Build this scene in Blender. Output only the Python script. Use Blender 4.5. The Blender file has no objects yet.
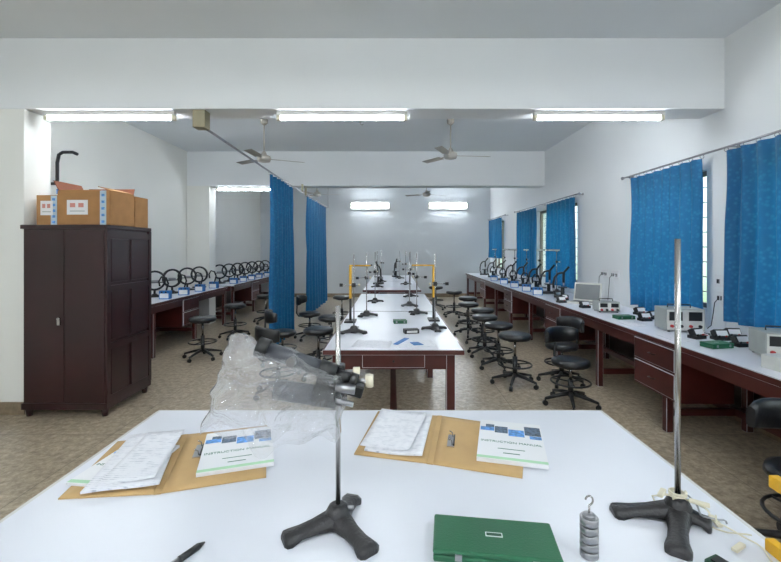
import bpy, bmesh, math, random
from mathutils import Vector, Matrix, Euler, noise
random.seed(7)
S = bpy.context.scene
COL = S.collection
pi = math.pi

# ------------------------------------------------------------------ materials
def lin(c):
    return tuple(((v/255.0)/12.92 if v/255.0 <= 0.04045 else (((v/255.0)+0.055)/1.055)**2.4) for v in c)

def mat(name, rgb, rough=0.5, metal=0.0, var=0.08, scale=8.0, bump=0.0, bscale=60.0, coat=0.0, emit=None, est=0.0):
    m = bpy.data.materials.new(name); m.use_nodes = True
    nt = m.node_tree; b = nt.nodes['Principled BSDF']
    c = lin(rgb)
    tc = nt.nodes.new('ShaderNodeTexCoord')
    n = nt.nodes.new('ShaderNodeTexNoise'); n.inputs['Scale'].default_value = scale; n.inputs['Detail'].default_value = 4
    nt.links.new(tc.outputs['Object'], n.inputs['Vector'])
    r = nt.nodes.new('ShaderNodeValToRGB')
    r.color_ramp.elements[0].position = 0.3; r.color_ramp.elements[1].position = 0.7
    r.color_ramp.elements[0].color = tuple(max(0, v*(1-var)) for v in c)+(1,)
    r.color_ramp.elements[1].color = tuple(min(1, v*(1+var)) for v in c)+(1,)
    nt.links.new(n.outputs['Fac'], r.inputs['Fac'])
    nt.links.new(r.outputs['Color'], b.inputs['Base Color'])
    b.inputs['Roughness'].default_value = rough
    b.inputs['Metallic'].default_value = metal
    if coat: b.inputs['Coat Weight'].default_value = coat
    if bump:
        n2 = nt.nodes.new('ShaderNodeTexNoise'); n2.inputs['Scale'].default_value = bscale
        nt.links.new(tc.outputs['Object'], n2.inputs['Vector'])
        bp = nt.nodes.new('ShaderNodeBump'); bp.inputs['Strength'].default_value = bump; bp.inputs['Distance'].default_value = 0.01
        nt.links.new(n2.outputs['Fac'], bp.inputs['Height'])
        nt.links.new(bp.outputs['Normal'], b.inputs['Normal'])
    if emit:
        b.inputs['Emission Color'].default_value = lin(emit)+(1,)
        b.inputs['Emission Strength'].default_value = est
    return m

M = {}
M['wall'] = mat('painted_plaster', (233,235,236), 0.7, var=0.015, scale=1.5, bump=0.05, bscale=40)
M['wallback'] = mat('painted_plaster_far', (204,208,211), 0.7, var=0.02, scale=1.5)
M['wallcream'] = mat('painted_plaster_cream', (236,235,229), 0.7, var=0.02, scale=1.2, bump=0.05, bscale=40)
M['ceil'] = mat('ceiling_paint', (226,230,233), 0.8, var=0.02, scale=1.0)
M['lam'] = mat('white_laminate', (220,222,230), 0.28, var=0.012, scale=3)
M['lamedge'] = mat('laminate_edge', (205,203,200), 0.4)
M['redwood'] = mat('red_brown_wood', (70,25,21), 0.35, var=0.25, scale=5, coat=0.15)
M['darkwood'] = mat('dark_brown_wood', (30,14,14), 0.4, var=0.25, scale=4, coat=0.1)
M['cup'] = mat('cupboard_lacquer', (38,9,12), 0.34, var=0.25, scale=3, coat=0.05)
M['black'] = mat('black_plastic', (15,15,17), 0.4)
M['vinyl'] = mat('black_vinyl', (18,19,22), 0.3, bump=0.1)
M['iron'] = mat('cast_iron_paint', (30,28,30), 0.38, bump=0.25, bscale=120)
M['gun'] = mat('dark_grey_enamel', (58,60,66), 0.35)
M['chrome'] = mat('steel_rod', (165,162,160), 0.22, metal=1.0, var=0.04)
M['steel'] = mat('brushed_steel', (160,160,163), 0.35, metal=1.0)
M['cream'] = mat('cream_plastic', (216,208,184), 0.45)
M['card'] = mat('cardboard', (162,116,70), 0.85, var=0.1, scale=10)
M['cardin'] = mat('cardboard_inner', (112,60,36), 0.85)
M['file'] = mat('buff_file_board', (182,148,98), 0.7, var=0.06, scale=12)
M['paper'] = mat('white_paper', (232,232,234), 0.7, var=0.01)
M['green'] = mat('green_hinged_box', (12,84,52), 0.45, bump=0.15, bscale=200)
M['greend'] = mat('dark_green_box', (10,64,42), 0.5)
M['yellow'] = mat('yellow_paint', (214,160,24), 0.45)
M['bluebox'] = mat('blue_plastic', (36,110,180), 0.45)
M['bluepic'] = mat('printed_blue', (80,140,205), 0.5, var=0.6, scale=60)
M['darkpic'] = mat('printed_dark', (66,84,104), 0.5, var=0.9, scale=90)
M['greenink'] = mat('green_ink', (40,110,80), 0.6)
M['greenpale'] = mat('pale_green_print', (170,214,176), 0.6)
M['grey'] = mat('grey_enamel', (150,155,152), 0.45)
M['lightgrey'] = mat('light_grey_enamel', (205,205,200), 0.45)
M['beige'] = mat('beige_box', (150,142,116), 0.6)
M['tape'] = mat('blue_white_tape', (180,200,215), 0.4)
M['red'] = mat('red_print', (170,40,40), 0.5)
M['pink'] = mat('faded_red_print', (200,130,120), 0.6)
M['fan'] = mat('fan_enamel', (158,152,142), 0.4)
M['dirt'] = mat('skirting_stone', (128,112,90), 0.5, var=0.25, scale=20)
M['lcd'] = mat('laptop_screen', (92,96,98), 0.25)
M['scr'] = mat('laptop_shell', (196,194,188), 0.4)
M['tube'] = mat('fluorescent_tube', (255,255,255), 0.5, emit=(240,248,255), est=42)
M['frame'] = mat('window_frame_paint', (120,110,100), 0.5)

def floor_mat():
    m = bpy.data.materials.new('terrazzo_floor'); m.use_nodes = True
    nt = m.node_tree; b = nt.nodes['Principled BSDF']
    tc = nt.nodes.new('ShaderNodeTexCoord')
    v = nt.nodes.new('ShaderNodeTexVoronoi'); v.inputs['Scale'].default_value = 38
    n = nt.nodes.new('ShaderNodeTexNoise'); n.inputs['Scale'].default_value = 18; n.inputs['Detail'].default_value = 10; n.inputs['Roughness'].default_value = 0.75
    nt.links.new(tc.outputs['Object'], v.inputs['Vector']); nt.links.new(tc.outputs['Object'], n.inputs['Vector'])
    r1 = nt.nodes.new('ShaderNodeValToRGB')
    e = r1.color_ramp.elements
    e[0].position = 0.36; e[0].color = lin((138,122,100))+(1,)
    e[1].position = 0.66; e[1].color = lin((208,192,168))+(1,)
    nt.links.new(n.outputs['Fac'], r1.inputs['Fac'])
    mx = nt.nodes.new('ShaderNodeMixRGB'); mx.blend_type = 'MULTIPLY'; mx.inputs['Fac'].default_value = 0.45
    nt.links.new(r1.outputs['Color'], mx.inputs['Color1'])
    r2 = nt.nodes.new('ShaderNodeValToRGB'); r2.color_ramp.elements[0].color = (0.3,0.27,0.24,1)
    nt.links.new(v.outputs['Color'], r2.inputs['Fac'])
    nt.links.new(r2.outputs['Color'], mx.inputs['Color2'])
    br = nt.nodes.new('ShaderNodeTexBrick'); br.offset = 0; br.inputs['Scale'].default_value = 1.0
    br.inputs['Brick Width'].default_value = 1.2; br.inputs['Row Height'].default_value = 1.2
    br.inputs['Mortar Size'].default_value = 0.004
    br.inputs['Color1'].default_value = (1,1,1,1); br.inputs['Color2'].default_value = (0.93,0.93,0.93,1); br.inputs['Mortar'].default_value = (0.5,0.5,0.5,1)
    nt.links.new(tc.outputs['Object'], br.inputs['Vector'])
    m2 = nt.nodes.new('ShaderNodeMixRGB'); m2.blend_type = 'MULTIPLY'; m2.inputs['Fac'].default_value = 1
    nt.links.new(mx.outputs['Color'], m2.inputs['Color1']); nt.links.new(br.outputs['Color'], m2.inputs['Color2'])
    nt.links.new(m2.outputs['Color'], b.inputs['Base Color'])
    b.inputs['Roughness'].default_value = 0.3
    return m
M['floor'] = floor_mat()

def curtain_mat():
    m = bpy.data.materials.new('blue_curtain_cloth'); m.use_nodes = True
    nt = m.node_tree; b = nt.nodes['Principled BSDF']; out = nt.nodes['Material Output']
    tc = nt.nodes.new('ShaderNodeTexCoord')
    v = nt.nodes.new('ShaderNodeTexVoronoi'); v.inputs['Scale'].default_value = 26
    nt.links.new(tc.outputs['Object'], v.inputs['Vector'])
    r = nt.nodes.new('ShaderNodeValToRGB'); e = r.color_ramp.elements
    e[0].color = lin((28,118,166))+(1,); e[0].position = 0.1; e[1].color = lin((12,98,148))+(1,); e[1].position = 0.5
    nt.links.new(v.outputs['Distance'], r.inputs['Fac'])
    nt.links.new(r.outputs['Color'], b.inputs['Base Color'])
    b.inputs['Roughness'].default_value = 0.6; b.inputs['Sheen Weight'].default_value = 0.1
    t = nt.nodes.new('ShaderNodeBsdfTranslucent'); nt.links.new(r.outputs['Color'], t.inputs['Color'])
    mx = nt.nodes.new('ShaderNodeMixShader'); mx.inputs[0].default_value = 0.42
    nt.links.new(b.outputs[0], mx.inputs[1]); nt.links.new(t.outputs[0], mx.inputs[2]); nt.links.new(mx.outputs[0], out.inputs[0])
    return m
M['curt'] = curtain_mat()

def thin_mat(name, tint, gl_fac, rough, bump, diff=0.0):
    m = bpy.data.materials.new(name); m.use_nodes = True
    nt = m.node_tree; nt.nodes.remove(nt.nodes['Principled BSDF']); out = nt.nodes['Material Output']
    tr = nt.nodes.new('ShaderNodeBsdfTransparent'); tr.inputs[0].default_value = tint+(1,)
    gl = nt.nodes.new('ShaderNodeBsdfGlossy'); gl.inputs['Roughness'].default_value = rough
    lw = nt.nodes.new('ShaderNodeLayerWeight'); lw.inputs['Blend'].default_value = gl_fac
    mx = nt.nodes.new('ShaderNodeMixShader')
    if bump:
        n = nt.nodes.new('ShaderNodeTexNoise'); n.inputs['Scale'].default_value = 14; n.inputs['Detail'].default_value = 2; n.inputs['Distortion'].default_value = 1.5
        tc = nt.nodes.new('ShaderNodeTexCoord'); nt.links.new(tc.outputs['Object'], n.inputs['Vector'])
        bp = nt.nodes.new('ShaderNodeBump'); bp.inputs['Strength'].default_value = bump; bp.inputs['Distance'].default_value = 0.03
        nt.links.new(n.outputs['Fac'], bp.inputs['Height'])
        nt.links.new(bp.outputs['Normal'], gl.inputs['Normal'])
    nt.links.new(lw.outputs['Facing'], mx.inputs[0])
    nt.links.new(tr.outputs[0], mx.inputs[1]); nt.links.new(gl.outputs[0], mx.inputs[2])
    last = mx
    if diff:
        d = nt.nodes.new('ShaderNodeBsdfTranslucent'); d.inputs[0].default_value = (0.95,0.95,0.97,1)
        d2 = nt.nodes.new('ShaderNodeBsdfDiffuse'); d2.inputs[0].default_value = (0.95,0.95,0.97,1)
        a = nt.nodes.new('ShaderNodeMixShader'); a.inputs[0].default_value = 0.5
        nt.links.new(d.outputs[0], a.inputs[1]); nt.links.new(d2.outputs[0], a.inputs[2])
        m3 = nt.nodes.new('ShaderNodeMixShader'); m3.inputs[0].default_value = diff
        nt.links.new(mx.outputs[0], m3.inputs[1]); nt.links.new(a.outputs[0], m3.inputs[2]); last = m3
    nt.links.new(last.outputs[0], out.inputs[0])
    return m
M['glass'] = thin_mat('window_glass', (0.95,0.98,0.97), 0.2, 0.02, 0)
M['bag'] = thin_mat('clear_polythene', (0.99,0.99,1.0), 0.35, 0.08, 0.5, 0.16)

def printed_mat():
    m = bpy.data.materials.new('printed_page'); m.use_nodes = True
    nt = m.node_tree; b = nt.nodes['Principled BSDF']
    tc = nt.nodes.new('ShaderNodeTexCoord')
    w = nt.nodes.new('ShaderNodeTexWave'); w.bands_direction = 'Y'; w.inputs['Scale'].default_value = 30; w.inputs['Distortion'].default_value = 0.0
    nt.links.new(tc.outputs['Object'], w.inputs['Vector'])
    n = nt.nodes.new('ShaderNodeTexNoise'); n.inputs['Scale'].default_value = 40; nt.links.new(tc.outputs['Object'], n.inputs['Vector'])
    mu = nt.nodes.new('ShaderNodeMath'); mu.operation = 'MULTIPLY'
    nt.links.new(w.outputs['Fac'], mu.inputs[0]); nt.links.new(n.outputs['Fac'], mu.inputs[1])
    r = nt.nodes.new('ShaderNodeValToRGB'); e = r.color_ramp.elements
    e[0].position = 0.40; e[0].color = lin((230,230,235))+(1,); e[1].position = 0.6; e[1].color = lin((186,188,198))+(1,)
    nt.links.new(mu.outputs[0], r.inputs['Fac']); nt.links.new(r.outputs['Color'], b.inputs['Base Color'])
    b.inputs['Roughness'].default_value = 0.7
    return m
M['print'] = printed_mat()

# ------------------------------------------------------------------ mesh builder
class MB:
    def __init__(s): s.bm = bmesh.new(); s.mats = []
    def mi(s, k):
        m = M[k]
        if m not in s.mats: s.mats.append(m)
        return s.mats.index(m)
    def _mark(s, verts, k, smooth):
        i = s.mi(k); fs = {f for v in verts for f in v.link_faces}
        for f in fs:
            f.material_index = i
            f.smooth = smooth and len(f.verts) <= 4
        return fs
    def box(s, c, d, k, rot=None, bev=0.0):
        R = Euler(rot).to_matrix().to_4x4() if rot else Matrix()
        mx = Matrix.Translation(c) @ R @ Matrix.Diagonal((d[0], d[1], d[2], 1))
        r = bmesh.ops.create_cube(s.bm, size=1, matrix=mx); fs = s._mark(r['verts'], k, False)
        if bev:
            es = list({e for f in fs for e in f.edges})
            bmesh.ops.bevel(s.bm, geom=es, offset=bev, segments=2, affect='EDGES', profile=0.5)
        return s
    def bb(s, x0, x1, y0, y1, z0, z1, k, bev=0.0):
        return s.box(((x0+x1)/2, (y0+y1)/2, (z0+z1)/2), (abs(x1-x0), abs(y1-y0), abs(z1-z0)), k, None, bev)
    def cyl(s, p1, p2, r1, k, r2=None, seg=16):
        p1 = Vector(p1); p2 = Vector(p2); d = p2-p1; r2 = r1 if r2 is None else r2
        q = Vector((0,0,1)).rotation_difference(d.normalized()).to_matrix().to_4x4()
        mx = Matrix.Translation((p1+p2)/2) @ q
        r = bmesh.ops.create_cone(s.bm, cap_ends=True, cap_tris=False, segments=seg, radius1=r1, radius2=r2, depth=d.length, matrix=mx)
        i = s.mi(k)
        for f in {f for v in r['verts'] for f in v.link_faces}:
            f.material_index = i; f.smooth = (len(f.verts) == 4 and seg > 4)
        return s
    def sph(s, c, r, k, sc=(1,1,1), seg=12):
        mx = Matrix.Translation(c) @ Matrix.Diagonal((sc[0], sc[1], sc[2], 1))
        q = bmesh.ops.create_uvsphere(s.bm, u_segments=seg, v_segments=max(6, seg//2), radius=r, matrix=mx); s._mark(q['verts'], k, True); return s
    def tube(s, path, r, k, seg=8, closed=False, rs=None):
        P = [Vector(p) for p in path]; n = len(P); rings = []
        up = Vector((0,0,1)); prev = None
        for i, p in enumerate(P):
            if closed: t = (P[(i+1) % n]-P[(i-1) % n]).normalized()
            else: t = (P[min(i+1, n-1)]-P[max(i-1, 0)]).normalized()
            if prev is None:
                a = t.cross(up)
                if a.length < 1e-3: a = t.cross(Vector((1,0,0)))
                a.normalize()
            else:
                a = (prev - t*prev.dot(t)).normalized()
            prev = a; b = t.cross(a); rr = rs[i] if rs else r
            rings.append([s.bm.verts.new(p+(a*math.cos(2*pi*j/seg)+b*math.sin(2*pi*j/seg))*rr) for j in range(seg)])
        ii = s.mi(k)
        m = n if closed else n-1
        for i in range(m):
            A = rings[i]; B = rings[(i+1) % n]
            for j in range(seg):
                f = s.bm.faces.new((A[j], A[(j+1) % seg], B[(j+1) % seg], B[j])); f.material_index = ii; f.smooth = True
        if not closed:
            for R in (rings[0][::-1], rings[-1]):
                f = s.bm.faces.new(R); f.material_index = ii
        return s
    def ring(s, c, R, r, k, n=24, seg=8):
        c = Vector(c)
        return s.tube([c+Vector((R*math.cos(2*pi*i/n), R*math.sin(2*pi*i/n), 0)) for i in range(n)], r, k, seg, True)
    def lathe(s, c, prof, k, seg=24):
        c = Vector(c); ii = s.mi(k); rings = []
        for (r, z) in prof:
            rings.append([s.bm.verts.new(c+Vector((r*math.cos(2*pi*j/seg), r*math.sin(2*pi*j/seg), z))) for j in range(seg)])
        for A, B in zip(rings, rings[1:]):
            for j in range(seg):
                f = s.bm.faces.new((A[j], A[(j+1) % seg], B[(j+1) % seg], B[j])); f.material_index = ii; f.smooth = True
        for R in (rings[0][::-1], rings[-1]):
            f = s.bm.faces.new(R); f.material_index = ii
        return s
    def prism(s, pts, z0, z1, k):
        ii = s.mi(k)
        lo = [s.bm.verts.new((p[0], p[1], z0)) for p in pts]; hi = [s.bm.verts.new((p[0], p[1], z1)) for p in pts]
        fs = [s.bm.faces.new(lo[::-1]), s.bm.faces.new(hi)]
        n = len(pts)
        for i in range(n): fs.append(s.bm.faces.new((lo[i], lo[(i+1) % n], hi[(i+1) % n], hi[i])))
        for f in fs: f.material_index = ii
        return s
    def sheet(s, q, fn, k, th=0.001, nu=10, nv=12):
        ii = s.mi(k); g = []
        for lay in (0, 1):
            L = []
            for j in range(nv+1):
                row = []
                for i in range(nu+1):
                    u = i/nu; v = j/nv
                    x = (q[0][0]*(1-u)+q[1][0]*u)*(1-v)+(q[3][0]*(1-u)+q[2][0]*u)*v
                    y = (q[0][1]*(1-u)+q[1][1]*u)*(1-v)+(q[3][1]*(1-u)+q[2][1]*u)*v
                    row.append(s.bm.verts.new((x, y, fn(u, v)+lay*th)))
                L.append(row)
            g.append(L)
        def F(*v):
            f = s.bm.faces.new(v); f.material_index = ii; f.smooth = True; return f
        for j in range(nv):
            for i in range(nu):
                F(g[1][j][i], g[1][j][i+1], g[1][j+1][i+1], g[1][j+1][i])
                F(g[0][j][i], g[0][j+1][i], g[0][j+1][i+1], g[0][j][i+1])
        for i in range(nu):
            F(g[0][0][i], g[0][0][i+1], g[1][0][i+1], g[1][0][i]).smooth = False
            F(g[0][nv][i+1], g[0][nv][i], g[1][nv][i], g[1][nv][i+1]).smooth = False
        for j in range(nv):
            F(g[0][j+1][0], g[0][j][0], g[1][j][0], g[1][j+1][0]).smooth = False
            F(g[0][j][nu], g[0][j+1][nu], g[1][j+1][nu], g[1][j][nu]).smooth = False
        return s
    def leg(s, a, b, w0, w1, h0, h1, k, z):
        a = Vector((a[0], a[1], 0)); b = Vector((b[0], b[1], 0)); t = (b-a); L = t.length; t.normalize(); n = Vector((-t.y, t.x, 0))
        ii = s.mi(k); rings = []
        st = [(0, 1.25), (0.2, 1.0), (0.45, .8), (0.7, .85), (0.88, 1.1), (0.96, 1.05), (1.0, 0.7)]
        for (f, sc) in st:
            w = (w0*(1-f)+w1*f)*sc/2; h = (h0*(1-f)**1.5+h1*(1-(1-f)**1.5))*(0.7 if f == 1.0 else 1)
            c = a+t*L*f
            zb = z+ (0.008 if 0.1 < f < 0.8 else 0)
            sec = [(-w, 0), (-w, h*0.55), (-w*0.6, h), (w*0.6, h), (w, h*0.55), (w, 0)]
            rings.append([s.bm.verts.new(c+n*x+Vector((0, 0, zb+max(0, y-(0.008 if y > 0 and 0.1 < f < 0.8 else 0))))) for x, y in sec])
        for A, B in zip(rings, rings[1:]):
            for j in range(6):
                f = s.bm.faces.new((A[j], B[j], B[(j+1) % 6], A[(j+1) % 6])); f.material_index = ii; f.smooth = True
        for R in (rings[0], rings[-1][::-1]):
            f = s.bm.faces.new(R); f.material_index = ii
        return s
    def done(s, name, loc=(0,0,0), rotz=0.0, parent=None):
        bmesh.ops.recalc_face_normals(s.bm, faces=s.bm.faces[:])
        me = bpy.data.meshes.new(name); s.bm.to_mesh(me); s.bm.free()
        for m in s.mats: me.materials.append(m)
        o = bpy.data.objects.new(name, me); COL.objects.link(o)
        o.location = loc; o.rotation_euler = (0, 0, rotz)
        if parent: o.parent = parent
        return o

def dup(o, loc, rotz=0.0):
    c = o.copy(); COL.objects.link(c); c.location = loc; c.rotation_euler = (0, 0, rotz); return c

# ------------------------------------------------------------------ dimensions
XR, XL = 3.2, -4.29
YB, YF = 13.7, -4.0
ZC = 3.62
B1, B2, BW = 4.04, 8.78, 0.32
BZ = 2.94
BZ2 = 2.90

# ------------------------------------------------------------------ room shell
MB().bb(XL-0.2, XR+0.2, YF-0.2, YB+0.2, -0.1, 0, 'floor').done('floor')
MB().bb(XL-0.2, XR+0.2, YF-0.2, YB+0.2, ZC, ZC+0.12, 'ceil').done('ceiling')
MB().bb(XL-0.2, XL, YF-0.2, YB+0.2, 0, ZC, 'wallcream').done('wall_left')
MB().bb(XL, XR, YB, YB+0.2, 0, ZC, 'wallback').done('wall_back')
MB().bb(XL, XR, YF-0.2, YF, 0, ZC, 'wall').done('wall_front')
wins = [(-2.9, -1.5), (-0.2, 1.5), (2.30, 3.70), (4.27, 5.5), (7.25, 9.25), (9.45, 10.5), (12.0, 13.3)]  # first two, out of view and uncurtained, are added for extra daylight
WZ0, WZ1 = 0.98, 2.40
w = MB()
w.bb(XR, XR+0.2, YF-0.2, YB+0.2, 0, WZ0, 'wall').bb(XR, XR+0.2, YF-0.2, YB+0.2, WZ1, ZC, 'wall')
e = [YF-0.2]+[v for ab in wins for v in ab]+[YB+0.2]
for i in range(0, len(e), 2): w.bb(XR, XR+0.2, e[i], e[i+1], WZ0, WZ1, 'wall')
w.done('wall_right')
for i, (a, b) in enumerate(wins):
    m = MB(); x0, x1 = XR+0.06, XR+0.11
    m.bb(x0, x1, a, a+0.05, WZ0, WZ1, 'frame').bb(x0, x1, b-0.05, b, WZ0, WZ1, 'frame')
    m.bb(x0, x1, a, b, WZ0, WZ0+0.05, 'frame').bb(x0, x1, a, b, WZ1-0.05, WZ1, 'frame')
    for k in (1, 2): yy = a+(b-a)*k/3; m.bb(x0, x1, yy-0.02, yy+0.02, WZ0, WZ1, 'frame')
    for k in range(1, 9): zz = WZ0+(WZ1-WZ0)*k/9; m.cyl((XR+0.13, a, zz), (XR+0.13, b, zz), 0.006, 'frame', seg=6)
    m.bb(XR+0.08, XR+0.085, a+0.05, b-0.05, WZ0+0.05, WZ1-0.05, 'glass')
    m.done('window_%d' % (i+1))
MB().bb(XL, XR, B1, B1+BW, BZ, ZC, 'wall', 0.004).done('ceiling_beam')
MB().bb(XL, XR, B2, B2+BW, BZ2, ZC, 'wall', 0.004).done('ceiling_beam')
MB().bb(XL, XR, -0.75, -0.75+BW, BZ, ZC, 'wall', 0.004).done('ceiling_beam')
MB().bb(XL, -3.54, B1, B1+BW, 0, BZ, 'wallcream', 0.006).done('pillar')
MB().bb(XL, -3.82, B2, B2+BW, 0, BZ2, 'wallcream', 0.006).done('pillar')
MB().bb(XL, -3.53, B1-0.012, B1, 0, 0.12, 'dirt').done('baseboard_pillar')
for nm, bx in (('baseboard_left', (XL, XL+0.012, B1+BW, B2)), ('baseboard_back', (XL, XR, YB-0.012, YB)), ('baseboard_left_front', (XL, XL+0.012, YF, B1-0.012)), ('baseboard_right', (XR-0.012, XR, YF, YB-0.012))):
    MB().bb(*bx, 0, 0.12, 'dirt').done(nm)

# ------------------------------------------------------------------ lights
def tube_light(x, y, z):
    m = MB()
    m.bb(-0.64, 0.64, -0.03, 0.03, -0.04, 0, 'lightgrey', 0.004)
    m.bb(-0.64, -0.605, -0.022, 0.022, -0.085, -0.04, 'cream').bb(0.605, 0.64, -0.022, 0.022, -0.085, -0.04, 'cream')
    m.cyl((-0.605, 0, -0.064), (0.605, 0, -0.064), 0.019, 'tube', seg=10)
    return m.done('fluorescent_tube_light', (x, y, z), 0)
for x in (-2.77, -0.49, 2.03): tube_light(x, B1+0.09, BZ)
tube_light(-3.08, B2+0.12, BZ2)
def wall_tubes(x, y, z, rot):
    m = MB()
    m.bb(-0.64, 0.64, 0.0, 0.05, -0.12, 0.12, 'lightgrey', 0.004)
    m.cyl((-0.6, -0.03, 0.03), (0.6, -0.03, 0.03), 0.019, 'tube', seg=10)
    m.cyl((-0.6, -0.03, -0.05), (0.6, -0.03, -0.05), 0.019, 'tube', seg=10)
    for sx in (-0.62, 0.62): m.bb(sx-0.018, sx+0.018, -0.05, 0, -0.08, 0.06, 'cream')
    m.done('twin_tube_light', (x, y, z), rot)
for x in (-0.71, 1.82): wall_tubes(x, YB-0.05, 2.98, 0)
for x in (-2.6, 1.6): wall_tubes(x, B1+BW+0.05, 3.2, pi)  # unseen fixtures, added on the beam's back face to brighten the middle bay
wall_tubes(-0.4, B2+BW+0.05, 3.2, pi)  # unseen fixture, added behind this beam to brighten the far bay
for x in (-3.0, -1.2, 0.6, 2.3): wall_tubes(x, YF+0.05, 2.75, pi)  # unseen array behind the camera, added to brighten walls and beam face
for x in (-3.0, -0.5, 2.0): wall_tubes(x, -0.75+BW+0.05, 3.12, pi)  # unseen, added on the beam behind the camera to lift the near ceiling

W = bpy.data.worlds.new('daylight'); S.world = W; W.use_nodes = True
nt = W.node_tree; bg = nt.nodes['Background']
tc = nt.nodes.new('ShaderNodeTexCoord'); sp = nt.nodes.new('ShaderNodeSeparateXYZ'); rp = nt.nodes.new('ShaderNodeValToRGB')
nt.links.new(tc.outputs['Generated'], sp.inputs[0]); 
mr = nt.nodes.new('ShaderNodeMapRange'); mr.inputs['From Min'].default_value = -0.3; mr.inputs['From Max'].default_value = 0.5
nt.links.new(sp.outputs['Z'], mr.inputs['Value']); nt.links.new(mr.outputs[0], rp.inputs['Fac'])
e = rp.color_ramp.elements; e[0].color = (0.12,0.2,0.05,1); e[0].position = 0.2; e[1].color = (0.80,0.93,1.0,1); e[1].position = 0.6
nt.links.new(rp.outputs['Color'], bg.inputs['Color']); bg.inputs['Strength'].default_value = 3.8

# ------------------------------------------------------------------ fans
def fan(x, y, zhub, rot):
    m = MB(); h = ZC-zhub
    m.cyl((0,0,0.05), (0,0,h-0.02), 0.011, 'fan', seg=8)
    m.lathe((0,0,h-0.09), [(0.02,0),(0.055,0.03),(0.06,0.09)], 'fan', 16)
    m.lathe((0,0,0), [(0.03,-0.06),(0.09,-0.045),(0.11,0.0),(0.10,0.04),(0.05,0.06),(0.02,0.12)], 'fan', 20)
    for k in range(3):
        a = rot+k*2*pi/3; c, s_ = math.cos(a), math.sin(a)
        m.box((c*0.17, s_*0.17, 0.0), (0.16, 0.03, 0.006), 'fan', (0,0,a))
        m.box((c*0.42, s_*0.42, 0.0), (0.42, 0.12, 0.005), 'fan', (0.16,0,a), 0.002)
    m.done('ceiling_fan', (x, y, zhub))
fan(-2.01, 6.6, 3.00, 0.45); fan(0.92, 6.6, 3.05, 0.1); fan(0.92, 11.2, 3.03, 0.5); fan(-2.0, 11.2, 3.03, 0.1)
m = MB(); m.lathe((0,0,-0.04), [(0.02,0),(0.07,0.015),(0.075,0.04)], 'fan', 16); m.tube([(0,0,-0.04),(0.0,0,-0.07),(0.03,0,-0.09),(0.05,0,-0.07)], 0.005, 'fan', 6)
m.done('ceiling_hook', (-0.5, 6.6, ZC))

# ------------------------------------------------------------------ curtains
def curtain(name, x, y0, y1, zt, zb, nf, amp, flare=0.0, seed=0):
    m = MB(); ii = m.mi('curt'); nu = nf*12; nv = 22; rows = []
    rnd = random.Random(seed); ph = [rnd.uniform(-0.5, 0.5) for _ in range(nf+2)]
    for j in range(nv+1):
        v = j/nv; z = zt+(zb-zt)*v; row = []
        for i in range(nu+1):
            u = i/nu; y = y0+(y1-y0)*(0.5+(u-0.5)*(1+flare*(v-0.3)))
            ff = u*nf; pp = ph[int(min(ff, nf))]*0.6
            am = amp*(0.55+0.45*v+0.35*noise.noise(Vector((u*nf*0.7, v*1.5, seed))))
            xx = x+am*math.sin(2*pi*ff+pp*math.sin(pi*v)+1.1*noise.noise(Vector((u*3, v*2.2, seed+3))))
            xx += 0.02*noise.noise(Vector((u*2, v*2, seed+9)))
            zz = z + (0.03*noise.noise(Vector((u*5, 1, seed))) if j == nv else 0)
            row.append(m.bm.verts.new((xx, y, zz)))
        rows.append(row)
    for j in range(nv):
        for i in range(nu):
            f = m.bm.faces.new((rows[j][i], rows[j][i+1], rows[j+1][i+1], rows[j+1][i])); f.material_index = ii; f.smooth = True
    for k in range(nf+1):
        yy = y0+(y1-y0)*(0.5+(k/nf-0.5)*(1-0.3*flare))
        m.tube([(x+0.02*math.cos(t), yy, zt+0.012+0.02*math.sin(t)) for t in [2*pi*q/10 for q in range(10)]], 0.0025, 'chrome', 5, True)
    return m.done(name)
cx = XR-0.10
curtain('window_curtain', cx, 2.35, 3.90, 2.50, 0.92, 9, 0.038, 0.03, 1)
curtain('window_curtain', cx, 4.20, 5.45, 2.50, 0.86, 8, 0.038, 0.0, 2)
curtain('window_curtain', cx, 7.12, 8.42, 2.47, 0.90, 7, 0.038, 0.0, 3)
curtain('window_curtain', cx, 9.05, 10.4, 2.47, 0.95, 7, 0.038, 0.0, 4)
curtain('window_curtain', cx, 11.9, 13.4, 2.47, 1.3, 7, 0.038, 0.0, 5)
def rod(y0, y1, z):
    m = MB(); m.cyl((cx, y0, z), (cx, y1, z), 0.011, 'steel', seg=8)
    for y in (y0, y1): m.sph((cx, y, z), 0.022, 'steel')
    n = 3
    for k in range(n):
        y = y0+0.08+(y1-y0-0.16)*k/(n-1)
        m.cyl((cx, y, z), (XR-0.004, y, z), 0.007, 'steel', seg=6); m.cyl((XR-0.008, y, z), (XR, y, z), 0.02, 'steel', seg=8)
    m.done('curtain_rod')
rod(2.1, 5.65, 2.535); rod(6.95, 10.6, 2.505); rod(11.5, 13.5, 2.505)
curtain('partition_curtain', -1.87, 6.42, 7.95, 2.73, 0.04, 7, 0.07, 0.02, 11)
curtain('partition_curtain', -1.87, 9.2, 11.9, 2.73, 0.12, 8, 0.07, 0.02, 12)
m = MB(); m.bb(-1.93, -1.81, B1+0.02, B1+0.14, 2.77, BZ, 'beige', 0.004)
m.tube([(-1.87, B1+0.14, 2.80), (-1.87, 6.6, 2.765), (-1.87, B2, 2.765)], 0.013, 'steel'); m.cyl((-1.87, B2-0.012, 2.765), (-1.87, B2, 2.765), 0.03, 'steel')
m.bb(-1.89, -1.85, B2-0.03, B2, 2.76, 2.93, 'beige')
m.done('partition_curtain_rail')
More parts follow.
